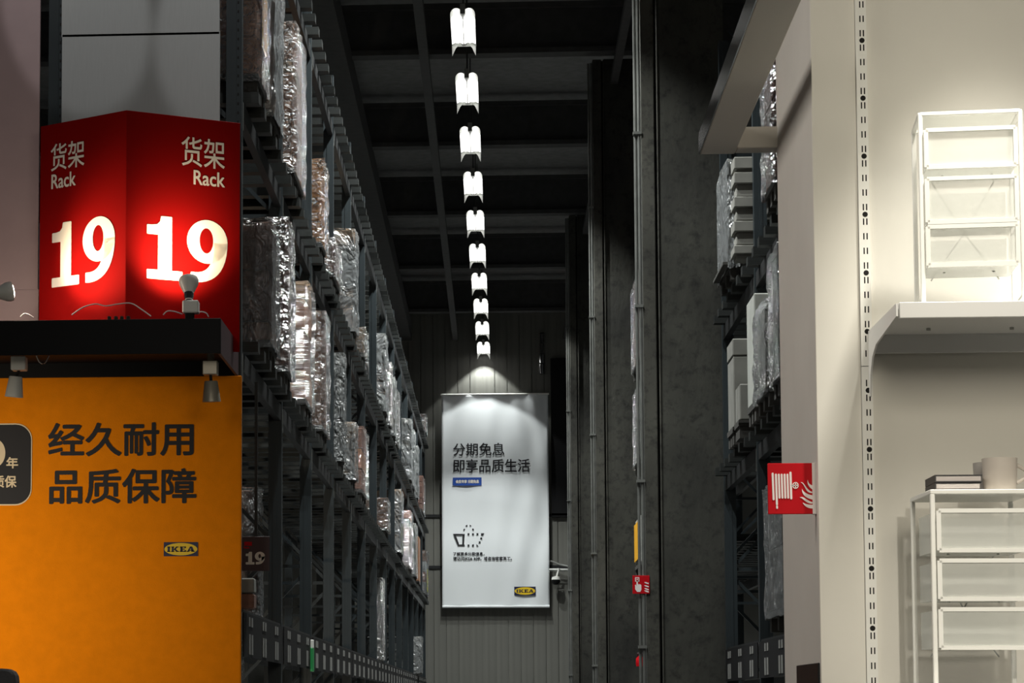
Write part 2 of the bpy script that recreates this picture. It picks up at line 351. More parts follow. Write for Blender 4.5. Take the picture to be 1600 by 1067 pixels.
# ------------------------------------------------------------------ high-bay lamps over the aisle
YL = [at(729, 48, 28.6)]
HL = YL[0].z; lampY = [28.6 + 2.93*i for i in range(-4, 10)]
ordn = ['first', 'second', 'third', 'fourth', 'fifth', 'sixth', 'seventh', 'eighth', 'ninth', 'tenth']
lproto = None
for i, Y in enumerate(lampY):
    k = i - 4; X = -.345 + .012*max(k, 0)
    lab = ('%s glowing hanging aisle lamp counted from the top of the picture' % ordn[k]) if k >= 0 else ['nearest', 'second nearest', 'third nearest', 'fourth nearest'][i] + ' aisle lamp, hanging above the upper picture edge'
    t = thing('aisle_lamp', lab, 'lamp', (X, Y, HL), 'aisle lamps')
    if lproto is None:
        lproto = t; P0 = Vector((X, Y, HL)); L2 = .66
        for s in (-1, 1):                       # two troughs side by side
            mb = MB(); n = 10; prof = [(s*.075 + .070*math.cos(math.pi*j/n), .075*math.sin(math.pi*j/n)) for j in range(n+1)]
            V = [P0 + Vector((px_, yy, pz+.012)) for yy in (-L2, L2) for px_, pz in prof]
            mb.poly(V, [(j, j+1, n+2+j, n+1+j) for j in range(n)]); mb.build('reflector', 'galv', t, smooth=True, recalc=False)
            # glowing lens: rounded near end, concave far end
            out = [(-.068, .60), (-.068, -.40), (-.055, -.53), (-.03, -.605), (0, -.62), (.03, -.605), (.055, -.53), (.068, -.40), (.068, .60), (.03, .52), (0, .55), (-.03, .52)]
            V = [P0 + Vector((s*.075 + a, b, 0)) for a, b in out]
            MB().prism(V, (0, 0, .02)).build('glowing_lens', 'glow', t)
            tip = [(s*.145, 0, 0), (s*.06, 0, .01), (s*.10, 0, -.03), (s*.145, 0, -.13)]
            MB().prism([P0 + Vector((a, .66, c_)) for a, b_, c_ in tip], (0, .012, 0)).build('end_fin', 'galv', t)
        MB().box(P0.x-.03, P0.x+.03, P0.y-L2, P0.y+L2, P0.z+.02, P0.z+.14).build('housing', 'galv', t)
        MB().box(P0.x-.15, P0.x+.15, P0.y+.70, P0.y+.715, P0.z+.0, P0.z+.09).build('end_plate', 'galv', t)
        for yy in (-.55, .55):
            MB().tube([P0+Vector((0, yy, .14)), P0+Vector((0, yy, 11.2-HL))], .006, 5).build('suspension_rod', 'truss', t)
    else:
        for ch in list(lproto.children):
            cc = ch.copy(); COL.objects.link(cc); cc.parent = t; cc.matrix_parent_inverse = Matrix.Translation(-P0)
    for dy in (-.5, .5):
        light('SPOT', 'aisle_lamp_light', (X, Y+dy, HL-.05), P_BAY*(.22 if i == len(lampY)-1 else 1), (.97, 1, .97), (X, Y+dy, 0), size=.06, spot=96 if k == 9 else 102, blend=.06 if k == 9 else .3)

# ------------------------------------------------------------------ pallet racks
XL, XR = -1.60, 2.05
LV = dict(D=.60+ZC, C=2.25+ZC, B=3.88+ZC, A=5.82+ZC)
def rack(name, label, s, X, ys, levels, zt, bars, tags=True, depth=1.15, barstep=.41):
    # s = direction from the face into the rack (-1: left rack, +1: right rack)
    t = thing(name, label, 'rack', (X, ys[0], 0)); xb = X + s*depth
    pm = None
    for i, Y in enumerate(ys):
        for xx in (X, xb):
            if pm is None:
                b = MB(); w = .10; o0 = Vector((X, ys[0], 0)); sx = s
                b.box(X, X+sx*w, Y-.045, Y-.030, 0, zt).box(X, X+sx*.02, Y-.03, Y+.045, 0, zt).box(X+sx*(w-.02), X+sx*w, Y-.03, Y+.045, 0, zt)
                b.box(X+sx*.035, X+sx*.065, Y-.05, Y-.045, 0, zt)
                po = b.build('upright', 'steel', t); pm = (po, X, Y)
            else:
                o = po.copy(); COL.objects.link(o); o.parent = t; o.matrix_parent_inverse = Matrix.Translation(-parent_loc(t)); o.location = (xx - pm[1] - (s*.10 if False else 0), Y - pm[2], 0)
        z = .3; up = True                                    # lacing of the end frame
        while z < zt-1.0:
            a, b_ = (X+s*.1, xb) 
            MB().bar((a, Y, z), (b_, Y, z), .03, .03).build('brace', 'steel', t)
            MB().bar((a if up else b_, Y, z+.05), (b_ if up else a, Y, z+1.15), .028, .028).build('brace', 'steel', t)
            z += 1.25; up = not up
    for lv in levels:
        for j in range(len(ys)-1):
            for xx in (X+s*.005, xb):
                h = .12 if lv != levels[0] else .14
                piece('beam', 'beam', xx, xx+s*.05, ys[j]+.05, ys[j+1]-.05, lv-h, lv, t)
                piece('beam_connector', 'galv', xx-s*.006, xx+s*.05, ys[j]+.045, ys[j]+.075, lv-.2, lv-.02, t) if xx != xb else None
    n = 0
    for lv in bars:
        Y = ys[0]+.15
        while Y < ys[-1]-.1:
            piece('support_bar', 'bar', X-s*.09, xb, Y, Y+.12, lv+.002, lv+.07, t); Y += barstep; n += 1
    if tags:
        lv = levels[0]
        for j in range(len(ys)-1):
            piece('label_rail', 'black', X-s*.012, X-s*.004, ys[j]+.06, ys[j+1]-.06, lv-.30, lv-.02, t)
            for q in range(3):
                y0 = ys[j] + .35 + q*.93
                for e in (0, .16):
                    piece('shelf_label', 'white_tag', X-s*.016, X-s*.012, y0+e, y0+e+.09, lv-.10, lv-.04, t)
                    piece('shelf_label', 'white_tag', X-s*.016, X-s*.012, y0+e+.01, y0+e+.11, lv-.28, lv-.15, t)
    return t
ysL = [15.22 + 2.93*i for i in range(14)] + [55.55]
rl = rack('pallet_rack', 'long dark steel pallet rack on the left side of the aisle', -1, XL, ysL, [LV['D'], LV['C'], LV['B'], LV['A']], LV['A']+.5, [LV['C'], LV['B'], LV['A']])
ysR = [13.2 + 2.93*i for i in range(4)]; ysR[-1] = 21.85
LR = dict(D=.50+ZC, C=2.02+ZC, B=3.38+ZC)
rr = rack('pallet_rack', 'short pallet rack between the white partition and the concrete column', 1, XR, [13.24, 16.17, 19.1, 21.85], [LR['D'], LR['C'], LR['B']], 7.6, [LR['C'], LR['B']])
LF = dict(D=.3+ZC, C=1.55+ZC, B=2.85+ZC, A=4.10+ZC)
rf = rack('pallet_rack', 'far pallet rack between the two nearest concrete columns', 1, XR-.05, [23.2, 26.2, 29.2, 32.2], [LF['D'], LF['C'], LF['B'], LF['A']], 7.6, [LF['C'], LF['B'], LF['A']])
# punched holes down the two nearest posts
for xx in (XL-.05, XL-1.15-.05):
    mb = MB(); z = 2.0
    while z < 7.9:
        mb.box(xx+.022, xx+.032, 15.22-.0475, 15.22-.044, z, z+.016); z += .06
    o = mb.build('punched_holes', 'hole', rl); o['kind'] = 'stuff'

# ------------------------------------------------------------------ wrapped pallet loads
def load(label, s, face, base, Y0, Y1, top, cols, m, fm='film_a', nz=3, ny=1, xw=1.05, pallet=True, splits=None, bulge=.02, band=None, film_top=True, group='wrapped pallet loads'):
    z0 = base + .072; t = thing('pallet_load', label, 'pallet load', (face - 0, (Y0+Y1)/2, z0), group)
    xa, xb = sorted((face, face + s*xw))
    if pallet:
        ph = .14; pal = piece('pallet', 'pallet', xa, xb, Y0+.02, Y1-.02, z0+ph-.045, z0+ph-.022, t)
        inv = Matrix.LocRotScale(pal.location, None, pal.scale).inverted()
        def sub(nm, *b):
            o = piece(nm, 'pallet', *b); o.parent = pal; o.matrix_parent_inverse = inv
        for q in range(3):
            yy = Y0 + .03 + q*(Y1-Y0-.16)/2
            sub('runner', xa+.01, xb-.01, yy, yy+.10, z0, z0+ph-.045)
        for q in range(5):
            xx = xa + q*(xb-xa-.12)/4
            sub('deck_board', xx, xx+.12, Y0, Y1, z0+ph-.022, z0+ph)
        z0 += ph
    sp = splits or [j/nz for j in range(nz+1)]; hh = top - z0
    ms = m if isinstance(m, (list, tuple)) else [m]
    for j in range(len(sp)-1):
        za, zb = z0 + hh*sp[j] + .003, z0 + hh*sp[j+1] - .003
        for q in range(ny):
            for e in range(cols):
                d = .012*random.uniform(-1, 1)
                ya, yb = Y0 + (Y1-Y0)*q/ny + .003 + abs(d), Y0 + (Y1-Y0)*(q+1)/ny - .003
                x0_, x1_ = xa + (xb-xa)*e/cols + .003, xa + (xb-xa)*(e+1)/cols - .003
                if s < 0: x1_ -= abs(d)*(e == cols-1)
                else: x0_ += abs(d)*(e == 0)
                MB().box(x0_, x1_, ya, yb, za, zb).build('carton', ms[j % len(ms)], t, bevel=.008)
    if band:
        z_a, z_b, bmn = band
        piece('printed_band', bmn, (xb if s < 0 else xa)-.006, (xb if s < 0 else xa)+.006, Y0+(Y1-Y0)*.5, Y1-.02, z0+hh*z_a, z0+hh*z_b, t)
    if fm:                                       # stretch film shell, wrinkled sheet around the four sides and over the top edge
        g = .014; nX, nY, nZ = 8, 8, 14
        ring = [(xa-g + (xb-xa+2*g)*i/nX, Y0-g) for i in range(nX)] + [(xb+g, Y0-g + (Y1-Y0+2*g)*i/nY) for i in range(nY)] + \
               [(xb+g - (xb-xa+2*g)*i/nX, Y1+g) for i in range(nX)] + [(xa-g, Y1+g - (Y1-Y0+2*g)*i/nY) for i in range(nY)]
        n = len(ring); cx, cy = (xa+xb)/2, (Y0+Y1)/2; V = []; F = []
        for kz in range(nZ+1):
            lo = .05 if pallet else -.012; z = z0 - lo + (hh + lo + .01)*kz/nZ + (0 if pallet else .011)
            for (px_, py_) in ring:
                r = random.uniform(0, bulge); dx, dy = px_-cx, py_-cy; l = math.hypot(dx, dy)
                V.append((px_ + dx/l*r, py_ + dy/l*r, z + random.uniform(-.01, .01)))
        for kz in range(nZ):
            for k in range(n): F.append((kz*n+k, kz*n+(k+1) % n, (kz+1)*n+(k+1) % n, (kz+1)*n+k))
        b = nZ*n
        if film_top:
            for (px_, py_) in ring: V.append((cx+(px_-cx)*.8, cy+(py_-cy)*.8, z0+hh+.015))
            for k in range(n): F.append((b+k, b+(k+1) % n, b+n+(k+1) % n, b+n+k))
        MB().poly(V, F).build('stretch_film', fm, t, smooth=True)
    return t
def L(px0, px1, ytop, level, label, m, X=XL+.08, s=-1, LVs=LV, **kw):
    # px0: picture x of the load's front edge at the aisle, px1: of its far edge
    a = side(px0, ytop, X); b = side(px1, ytop, X)
    for yp in {'LV': ysL, 'LR': [13.24, 16.17, 19.1, 21.85], 'LF': [23.2, 26.2, 29.2, 32.2]}['LV' if LVs is LV else 'LR' if LVs is LR else 'LF']:
        if a.y < yp + .075 and b.y > yp - .075:            # keep clear of the rack posts
            if yp - a.y < b.y - yp: a.y = yp + .08; b.y = max(b.y, a.y + .3)
            else: b.y = yp - .08
    b.y = min(b.y, YW - .12)
    return load(label, s, X, LVs[level] - (.07 if level == 'D' else 0), a.y, b.y, a.z, kw.pop('cols', 2), m, **kw)
# second level from the top (B)
L(404, 417, -60, 'B', 'tall brown carton stack at top left with yellow print on its film', 'brown', fm='film_a', nz=3, band=(.35, .9, 'yellow'))
L(425, 439, -75, 'B', 'tall dark carton stack with broad white glare on its film, top left', 'dark', fm='film_b', nz=2)
L(459, 474, 34, 'B', 'tall brown stack with a tan middle band, right of the glaring top-left stack', ['brown', 'brown', 'tan', 'brown'], fm='film_a', splits=[0, .33, .66, .74, 1])
L(503, 509, 250, 'B', 'orange-brown carton stack in film on the second shelf from the top', 'orange_box', fm='film_a', nz=4)
L(521, 531, 373, 'B', 'low reddish-brown carton in crumpled film beside the tall beige stack', 'dark', fm='film_a', nz=1)
L(553, 557, 358, 'B', 'tall beige stack with a smooth shiny film edge on the second shelf from the top', ['orange_box', 'tan', 'grey_box', 'grey_box', 'tan'], fm='film_b', splits=[0, .2, .42, .62, .82, 1])
L(568, 571, 513, 'B', 'small low film-wrapped cream stack behind the tall beige stack', 'tan', fm='film_a', nz=2)
L(600, 604, 522, 'B', 'pale stack with a brown panel under a bulging film top', ['pale', 'brown', 'pale', 'grey_box'], fm='film_b', splits=[0, .2, .62, .8, 1])
L(609, 612, 566, 'B', 'pale stack with a white top carton, middle of the second shelf', ['grey_box', 'pale'], fm='film_a', splits=[0, .7, 1])
L(615, 618, 590, 'B', 'grey film-wrapped stack right behind the white-topped one', 'pale', fm='film_b', nz=3)
L(620, 623, 610, 'B', 'narrow glinting film-wrapped stack, third behind the bulging film top', 'grey_box', fm='film_a', nz=3)
L(641, 643.5, 655, 'B', 'beige clouded film stack standing far along the second shelf', 'grey_box', fm='film_b', nz=2)
L(646, 648, 672, 'B', 'white-edged film stack just behind the beige clouded one', 'pale', fm='film_b', nz=3)
L(651, 653, 694, 'B', 'slim white-edged film stack second behind the beige clouded one', 'pale', fm='film_b', nz=3)
L(660, 663, 744, 'B', 'black-and-white glinting stack near the end of the second shelf', 'dark', fm='film_c', nz=6)
# top level (A), far end only
L(663, 666.5, 640, 'A', 'dark film-wrapped load on the top shelf next to the end wall', 'dark', fm='film_a', nz=2)
# third level (C)
L(421, 433, 349, 'C', 'large dark carton stack in grey-green film beside the red sign', ['brown', 'dark', 'dark'], fm='film_d', splits=[0, .16, .6, 1], cols=2, bulge=.015)
L(446, 458, 342, 'C', 'tall narrow dark brown carton stack with a glittering film edge', 'dark', fm='film_a', nz=1)
L(478, 488, 441, 'C', 'brown stack with shiny horizontal film bands and a plain top carton', ['brown', 'dark', 'brown', 'tan'], fm='film_c', splits=[0, .25, .6, .86, 1])
L(504, 512, 486, 'C', 'tall red-brown carton stack standing in front of the grey film-covered stack', 'brown', fm='film_a', nz=1)
L(535, 538, 553, 'C', 'tall stack wholly covered in hazy grey film', 'grey_box', fm='film_d', nz=2, bulge=.015)
L(552, 556, 660, 'C', 'beige carton stack with brown corner right of the hazy grey stack', ['tan', 'tan'], fm='film_b', nz=2)
L(566, 573, 668, 'C', 'reddish stack in creased film with a rounded top on the third shelf', ['dark', 'brown'], fm='film_c', nz=3)
L(603, 607, 778, 'C', 'short brown carton stack on the third shelf before a tall beige one', 'brown', fm='film_a', nz=2)
L(622, 629, 760, 'C', 'tall beige stack with smooth bluish film and yellow-green print', 'tan', fm='film_b', nz=2, band=(.0, .5, 'lime'))
L(640, 645, 798, 'C', 'stack with brown top carton and striped shiny film below', ['grey_box', 'grey_box', 'brown'], fm='film_c', splits=[0, .45, .86, 1])
L(648, 651, 818, 'C', 'white-filmed stack between the striped-film one and the end column of boxes', 'pale', fm='film_b', nz=2)
L(655, 657, 838, 'C', 'thin plain brown carton stack near the far end of the third shelf', 'brown', fm=None, nz=1)
L(666, 668.5, 860, 'C', 'column of small boxes with yellow edges at the far end of the third shelf', ['grey_box', 'brown', 'pale', 'brown'], fm='film_a', nz=4, band=(.05, .6, 'lime'))
# lowest visible level (D)
L(596, 600, 905, 'D', 'tall slim bundle in shiny film standing on the lowest shelf', 'grey_box', fm='film_a', nz=1, pallet=False, cols=1, xw=.11, X=XL-.012)
L(657, 661, 996, 'D', 'grey carton stack low down at the far end of the left rack', 'grey_box', fm='film_b', nz=2, pallet=False)
L(399, 403, 902, 'D', 'shadowed crate behind the orange banner on the lowest shelf', ['dark', 'grey_box'], fm=None, nz=2, pallet=False)
L(401, 406, 765, 'D', 'tall dark shrouded stack in shade behind the small number plate', 'dark', fm='film_d', nz=3, pallet=False, X=XL-.25, xw=.6)
# right rack
XF = XR-.13
L(1138, 1122, 252, 'B', 'shaded grey film-wrapped stack beside the top of the near column', 'grey_box', X=XF, s=1, LVs=LR, fm='film_b', nz=2, xw=.065, cols=1)
L(1207, 1191, 66, 'B', 'glittering film-wrapped stack seen under the white overhead bar', 'dark', X=XF, s=1, LVs=LR, fm='film_a', nz=5)
L(1143, 1134, 528, 'C', 'grey carton with a lid and dark front on the right rack', ['grey_box', 'grey_box'], X=XF, s=1, LVs=LR, fm=None, splits=[0, .8, 1])
L(1160, 1146, 590, 'C', 'low grey carton pair in front of the lidded carton', 'grey_box', X=XF, s=1, LVs=LR, fm=None, nz=1, ny=2)
L(1177, 1165, 457, 'C', 'tall pale carton standing upright in the middle of the right rack shelf', 'pale', X=XF, s=1, LVs=LR, fm=None, nz=1)
L(1199, 1180, 470, 'C', 'grey wrapped stack of upright boards on the right rack', 'grey_box', X=XF, s=1, LVs=LR, fm='film_a', nz=1, ny=4)
L(1226, 1203, 372, 'C', 'tall grey film-wrapped stack half hidden by the white partition', 'grey_box', X=XF, s=1, LVs=LR, fm='film_a', nz=1, ny=2)
L(1226, 1197, 745, 'D', 'pale grey wrapped stack low on the right rack behind the red hose sign', 'grey_box', X=XF, s=1, LVs=LR, fm='film_d', nz=2, ny=1)
XG = 1.80
L(1002, 987, 416, 'A', 'glinting dark wrapped load high up left of the near column', 'dark', X=XG, s=1, LVs=LF, fm='film_a', nz=3)
L(1004, 990, 590, 'B', 'dull grey wrapped load peeping out left of the near column', 'grey_box', X=XG, s=1, LVs=LF, fm='film_a', nz=2)
L(1006, 991, 795, 'C', 'load with a yellow bulging edge left of the near column above the hand sign', ['pale', 'pale'], X=XG, s=1, LVs=LF, fm=None, nz=1, band=(.1, .9, 'yellow'))
# stack of grey trays inside the right rack
a = side(1147, 245, 2.15)
for k_, (ya, yb) in enumerate(((245, 263), (269, 286), (307, 323), (345, 361), (383, 396))):
    p = at(1147, ya, 19.22); q = at(1175, yb, 19.22); nb = [269, 307, 345, 383, 404][k_]; gp = min(.10, q.z - at(1147, nb, 19.22).z - .004)
    t = MB().box(p.x, p.x+.5, 19.22, 19.5, q.z, p.z).box(p.x+.02, p.x+.48, 19.26, 19.46, q.z-gp, q.z).build('storage_tray', 'grey_box', bevel=.006)
    tag(t, ['topmost', 'second', 'third', 'fourth', 'lowest'][k_] + ' of five shaded grey trays stacked on the right rack', 'tray', 'grey trays on the right rack')

# ------------------------------------------------------------------ white fabric banner on the end wall
YB = YW - .21
def fold(p):
    x, z = p.x, p.z
    w = .010*math.sin(x*5 + z*.8) + .008*math.sin(x*11 - z*1.7 + 1)
    e = max(0, x - .25)*.6
    w += .045*e*math.sin(7*(x*1.2 - z*.35)) + .03*e*math.sin(13*x + z*2.1)
    return Vector((x, p.y + w, z))
r = rect_px(690.5, 857.5, 616, 949, YB)
t = thing('fabric_banner', 'tall white fabric banner with black Chinese lettering on the end wall', 'banner', ((r[0]+r[1])/2, YB, r[2]))
mb = MB(); nx, nz = 50, 90; V = []; F = []
for j in range(nz+1):
    for i in range(nx+1):
        V.append(fold(Vector((r[0] + (r[1]-r[0])*i/nx, YB, r[2] + (r[3]-r[2])*j/nz))))
for j in range(nz):
    for i in range(nx): a = j*(nx+1)+i; F.append((a, a+1, a+nx+2, a+nx+1))
mb.poly(V, F); o = mb.build('fabric', 'fabric', t, smooth=True, recalc=False)
sm = o.modifiers.new('thickness', 'SOLIDIFY'); sm.thickness = .004; sm.offset = 1
MB().tube([(r[0]-.02, YB-.0, r[3]), (r[1]+.02, YB-.0, r[3])], .022, 8).build('top_rod', 'metal_white', t, smooth=True)
MB().tube([(r[0], YB+.0, r[2]+.02), (r[1], YB+.0, r[2]+.02)], .03, 8).build('bottom_rod', 'fabric', t, smooth=True)
YT = YB - .022
text_px('分期免息', 708, 788, 692, 712, YT, 'lettering', 'ink', t, .004, fold)
text_px('即享品质生活', 708, 828, 717, 738, YT, 'lettering', 'ink', t, .005, fold)
place2d([(0,0),(1,0),(1,1),(0,1)], [(0,1,2,3)], rect_px(707.5, 752.5, 746, 758.5, YT-.012), frame_xz(YT-.012), 'blue_label', 'blue', t)
text_px('会员专享 分期免息', 712, 748.5, 749.5, 755, YT-.018, 'lettering', 'signwhite', t, .004)
# dashed shopping basket icon
def quad(pts): return list(pts), [tuple(range(len(pts)))]
def sq(cx, cy, s=1.5): return quad([(cx-s, cy-s), (cx+s, cy-s), (cx+s, cy+s), (cx-s, cy+s)])
ic = [quad([(708,834),(726,834),(726,836.4),(708.8,836.4)]), quad([(708,834),(711.4,834),(717.6,851),(715.4,853)]), quad([(722.6,836),(726,836),(725.2,852),(722,852)]), quad([(715.4,850.6),(726,850.6),(726,853),(715.4,853)])]
ic += [sq(732, 834.5), sq(739, 834.5), sq(746, 834.5), quad([(751.5,833),(756.5,833),(755,836.5),(751.5,836.5)]), sq(752, 841), sq(749.5, 847), sq(732, 852), sq(739, 852), quad([(744.5,850),(748,853.5),(744.5,853.5)]),
       quad([(723.5,828),(725.5,825.5),(727,827),(724.5,829)]), quad([(727,821.5),(730.3,819.5),(730.3,822.3),(728.3,822.3)]), quad([(734,819.5),(737.3,822.2),(734,822.2)]), quad([(737.5,826),(739.8,825.5),(740.5,829),(738.5,828.5)])]
for v, f_ in ic:
    W3 = []
    for (x_, y_) in v: p = at(x_, y_, YT); W3.append(fold(p))
    MB().poly(W3, f_).build('basket_dash', 'ink', t, recalc=False)
text_px('了解更多分期信息，', 708, 757, 862.5, 868, YT, 'lettering', 'ink', t, .003, fold)
text_px('请访问IKEA APP，或咨询宜家员工。', 708, 800, 869.5, 875.8, YT, 'lettering', 'ink', t, .003, fold)
logo(803.5, 837, 916.5, 930, YT, t, 'navy', fold)

# end-wall fittings right of the banner
p = at(858, 560, YW-.1); q = at(890, 806, YW-.1)
t = thing('shutter_box', 'dark flat shutter box on the end wall right of the banner', 'shutter', ((p.x+q.x)/2, YW-.1, q.z))
MB().box(p.x+.03, q.x, YW-.12, YW-.03, q.z, p.z).build('panel', 'black', t, bevel=.01)
MB().box(p.x+.03, q.x+.02, YW-.12, YW-.03, q.z-.03, q.z+.07).build('bottom_rail', 'black', t, bevel=.01)
a = at(858, 890, YW-.25); b = at(928, 891, 43.0)
t = thing('wall_conduit', 'thin horizontal grey pipe with a slack cable right of the banner', 'pipe', (a.x, YW-.2, a.z))
b2 = at(930, 891, YW-.25)
MB().tube([a, b2], .035, 8).build('pipe', 'galv', t, smooth=True)
pa, pb = at(860, 876, YW-.25), at(930, 886, YW-.25)
MB().tube([pa, at(875, 882, YW-.25), at(890, 885, YW-.25), pb], .022, 6).build('slack_cable', 'galv', t, smooth=True)
j = at(891, 893, YW-.25); MB().box(j.x-.05, j.x+.05, j.y-.06, j.y+.25, j.z-.10, j.z+.08).build('junction_box', 'galv', t, bevel=.008)
p = at(870, 896, YW-.3)
t = thing('security_camera', 'small dome camera hanging under the pipe right of the banner', 'camera', (p.x, p.y, p.z))
MB().tube([p+Vector((.05, 0, .12)), p+Vector((.0, 0, -.06))], .022, 8).build('arm', 'metal_white', t, smooth=True)
MB().lathe([(.02, .10), (.09, .08), (.10, .02)], p+Vector((-.02, 0, -.16)), 16).build('cap', 'metal_white', t, smooth=True)
MB().lathe([(.095, .02), (.09, -.04), (.05, -.09), (.001, -.10)], p+Vector((-.02, 0, -.16)), 16).build('dome', 'black', t, smooth=True)
p = at(847, 520, YW-.1); q = at(844, 584, YW-.1)
t = thing('glint_pipe', 'made-up shiny banded pipe giving the glints high on the dark end wall', 'pipe', (p.x, p.y, q.z))  # invented pipe, stands in for unidentified glints on the wall
for i in range(4):
    za = q.z + (p.z-q.z)*i/4; MB().tube([(p.x-.03+i*.01, p.y, za+.01), (p.x-.03+i*.01, p.y, za+(p.z-q.z)/4-.02)], .06, 10).build('glint_section', 'chrome', t, smooth=True)
MB().tube([(p.x, p.y+.02, q.z), (p.x, p.y+.02, p.z)], .05, 10).build('sleeve', 'truss', t, smooth=True)

# ================================================================== RACK END: boards, sign, shelf, orange banner
YE = 15.15
def board(name, lab, x0, x1, y0, y1, m, Y=YE, cat='board', th=.02):
    a = at(x0, y0, Y); b = at(x1, y1, Y)
    o = MB().box(a.x, b.x, Y, Y+th, b.z, a.z).build(name, m, bevel=.003); return tag(o, lab, cat)
t = thing('backing_board', 'tall grey-white board of wide panels behind the red sign', 'board', at(220, 590, YE))
for (y0, y1) in ((-60, 53.5), (54, 300), (300.6, 564.5), (565, 592)):
    a = at(97, y0, YE); b = at(343, y1, YE); MB().box(a.x, b.x, YE, YE+.02, b.z, a.z).build('panel', 'board', t, bevel=.002)
t = thing('side_board', 'white board with painted red bounce light at the left picture edge beside the red sign', 'board', at(20, 590, YE-.0))
for (y0, y1) in ((-60, 453), (453.9, 592)):
    a = at(-120, y0, YE-.0); b = at(59, y1, YE-.0); MB().box(a.x, b.x, YE, YE+.02, b.z, a.z).build('panel', 'bounce_board', t, bevel=.002)
# black shelf box
Yf, Yb = 14.1, 15.09
a = at(345, 497, Yf); b = at(345, 552, Yf); xl = at(-90, 500, Yf).x
t = thing('shelf_box', 'long black shelf box under the red sign', 'shelf', ((a.x+xl)/2, Yf, b.z))
MB().box(xl, a.x, Yf, Yf+.02, b.z, a.z).build('front_panel', 'black', t, bevel=.002)
MB().box(xl, a.x-.02, Yf+.02, Yb, a.z-.12, a.z-.10).build('top_board', 'black', t)
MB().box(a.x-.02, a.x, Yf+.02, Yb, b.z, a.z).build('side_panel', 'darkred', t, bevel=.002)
MB().box(xl, a.x-.02, Yb-.02, Yb, b.z, a.z-.12).build('back_panel', 'black', t)
zs = a.z; ztop = a.z - .10
# rail under the shelf
q = at(200, 585, 15.2)
o = MB().box(at(-90, 580, 15.2).x, at(374, 580, 15.2).x, 15.132, 15.148, at(200, 590, 15.12).z, at(200, 581, 15.12).z).build('banner_rail', 'black'); tag(o, 'black rail along the top of the orange banner', 'rail')
# red angled sign
Yr, Ye = 14.42, 14.80
A = at(62, 343, Ye); Bq = at(197, 325, Yr); Cq = at(375, 343, Ye)
zt = at(197, 172, Yr).z; zb = ztop
t = thing('rack_sign', 'red wedge-shaped lit sign reading Rack 19 on the black shelf', 'sign', (Bq.x, (Yr+Ye)/2, zb))
def face(p, q, nm):
    d = Vector((q.x-p.x, q.y-p.y, 0)).normalized(); nn = Vector((d.y, -d.x, 0))
    P = [Vector((p.x, p.y, zb)), Vector((q.x, q.y, zb)), Vector((q.x, q.y, zt)), Vector((p.x, p.y, zt))]
    MB().prism(P, -nn*.015).build(nm, 'red', t, bevel=.002)
    return (Vector((p.x, p.y, 0)), d, Vector((0, 0, 1)), nn)
fl = face(A, Bq, 'sign_panel'); fr_ = face(Bq, Cq, 'sign_panel')
MB().prism([(A.x, A.y+.02, zt-.01), (Bq.x, Bq.y+.02, zt-.01), (Cq.x, Cq.y+.02, zt-.01)], (0, 0, .01)).build('top_cover', 'darkred', t)
def on_face(fr, VF, box, bold, m='signwhite', nm='lettering'):
    x0, x1, y0, y1 = box; o, U, Vv, Nn = fr; xm, ym = (x0+x1)/2, (y0+y1)/2
    def uv(px, py): p = onplane(px, py, o, Nn) - o; return p.dot(U), p.z
    r = (uv(x0, ym)[0], uv(x1, ym)[0], uv(xm, y1)[1], uv(xm, y0)[1])
    place2d(VF[0], VF[1], r, fr, nm, m, t, bold)
on_face(fl, glyphs('货架'), (80, 132.5, 221.5, 264), .0012)
on_face(fl, glyphs('Rack'), (81, 119, 270, 293), .002)
on_face(fl, nineteen(), (82, 180, 342, 443), .004)
on_face(fr_, glyphs('货架'), (283, 351, 216, 262), .0012)
on_face(fr_, glyphs('Rack'), (302, 351, 268, 291), .002)
on_face(fr_, nineteen(), (229, 355, 341, 440), .004)
# bulb lamps on the shelf
def bulb_lamp(p, d, lab, target, wide=100, spill=3):
    d = Vector(d).normalized(); t = thing('clip_lamp', lab, 'lamp', (p.x, p.y, ztop), 'bulb lamps on the black shelf')
    MB().lathe([(.024, -.095), (.026, -.05), (.034, -.03), (.056, .02), (.060, .045), (.056, .060)], p, 24, axis=d).build('reflector_bulb', 'plastic', t, smooth=True)
    MB().lathe([(.050, .061), (.03, .068), (.001, .070)], p, 24, axis=d).build('bulb_face', 'bulb', t, smooth=True)
    MB().lathe([(.028, -.02), (.030, -.06), (.022, -.10)], p, 16, axis=d).build('socket', 'chrome', t, smooth=True)
    q = p - d*.12
    MB().box(q.x-.035, q.x+.06, q.y-.04, q.y+.04, q.z-.055, q.z+.02).build('switch_box', 'plastic', t, bevel=.006)
    MB().box(q.x-.02, q.x+.03, q.y-.03, q.y+.03, ztop, q.z-.05).build('clamp', 'hole', t, bevel=.004)
    light('SPOT', 'clip_lamp_light', p + d*.09, P_SIGN, (1, .80, .52), target, size=.035, spot=wide, blend=1)
    sp = light('POINT', 'clip_lamp_spill', p + d*.10, spill, (1, .80, .62)); sp.data.shadow_soft_size = .05
pb = at(295, 449, 14.22)
bulb_lamp(pb, (-.06, .38, .9), 'upright white reflector bulb in front of the right half of the red sign', at(270, 392, 14.62), 98)
pl = at(4, 457, 14.22)
bulb_lamp(pl, (.93, .30, .18), 'white reflector bulb lying sideways at the left picture edge', at(158, 398, 14.53), 78, 11)
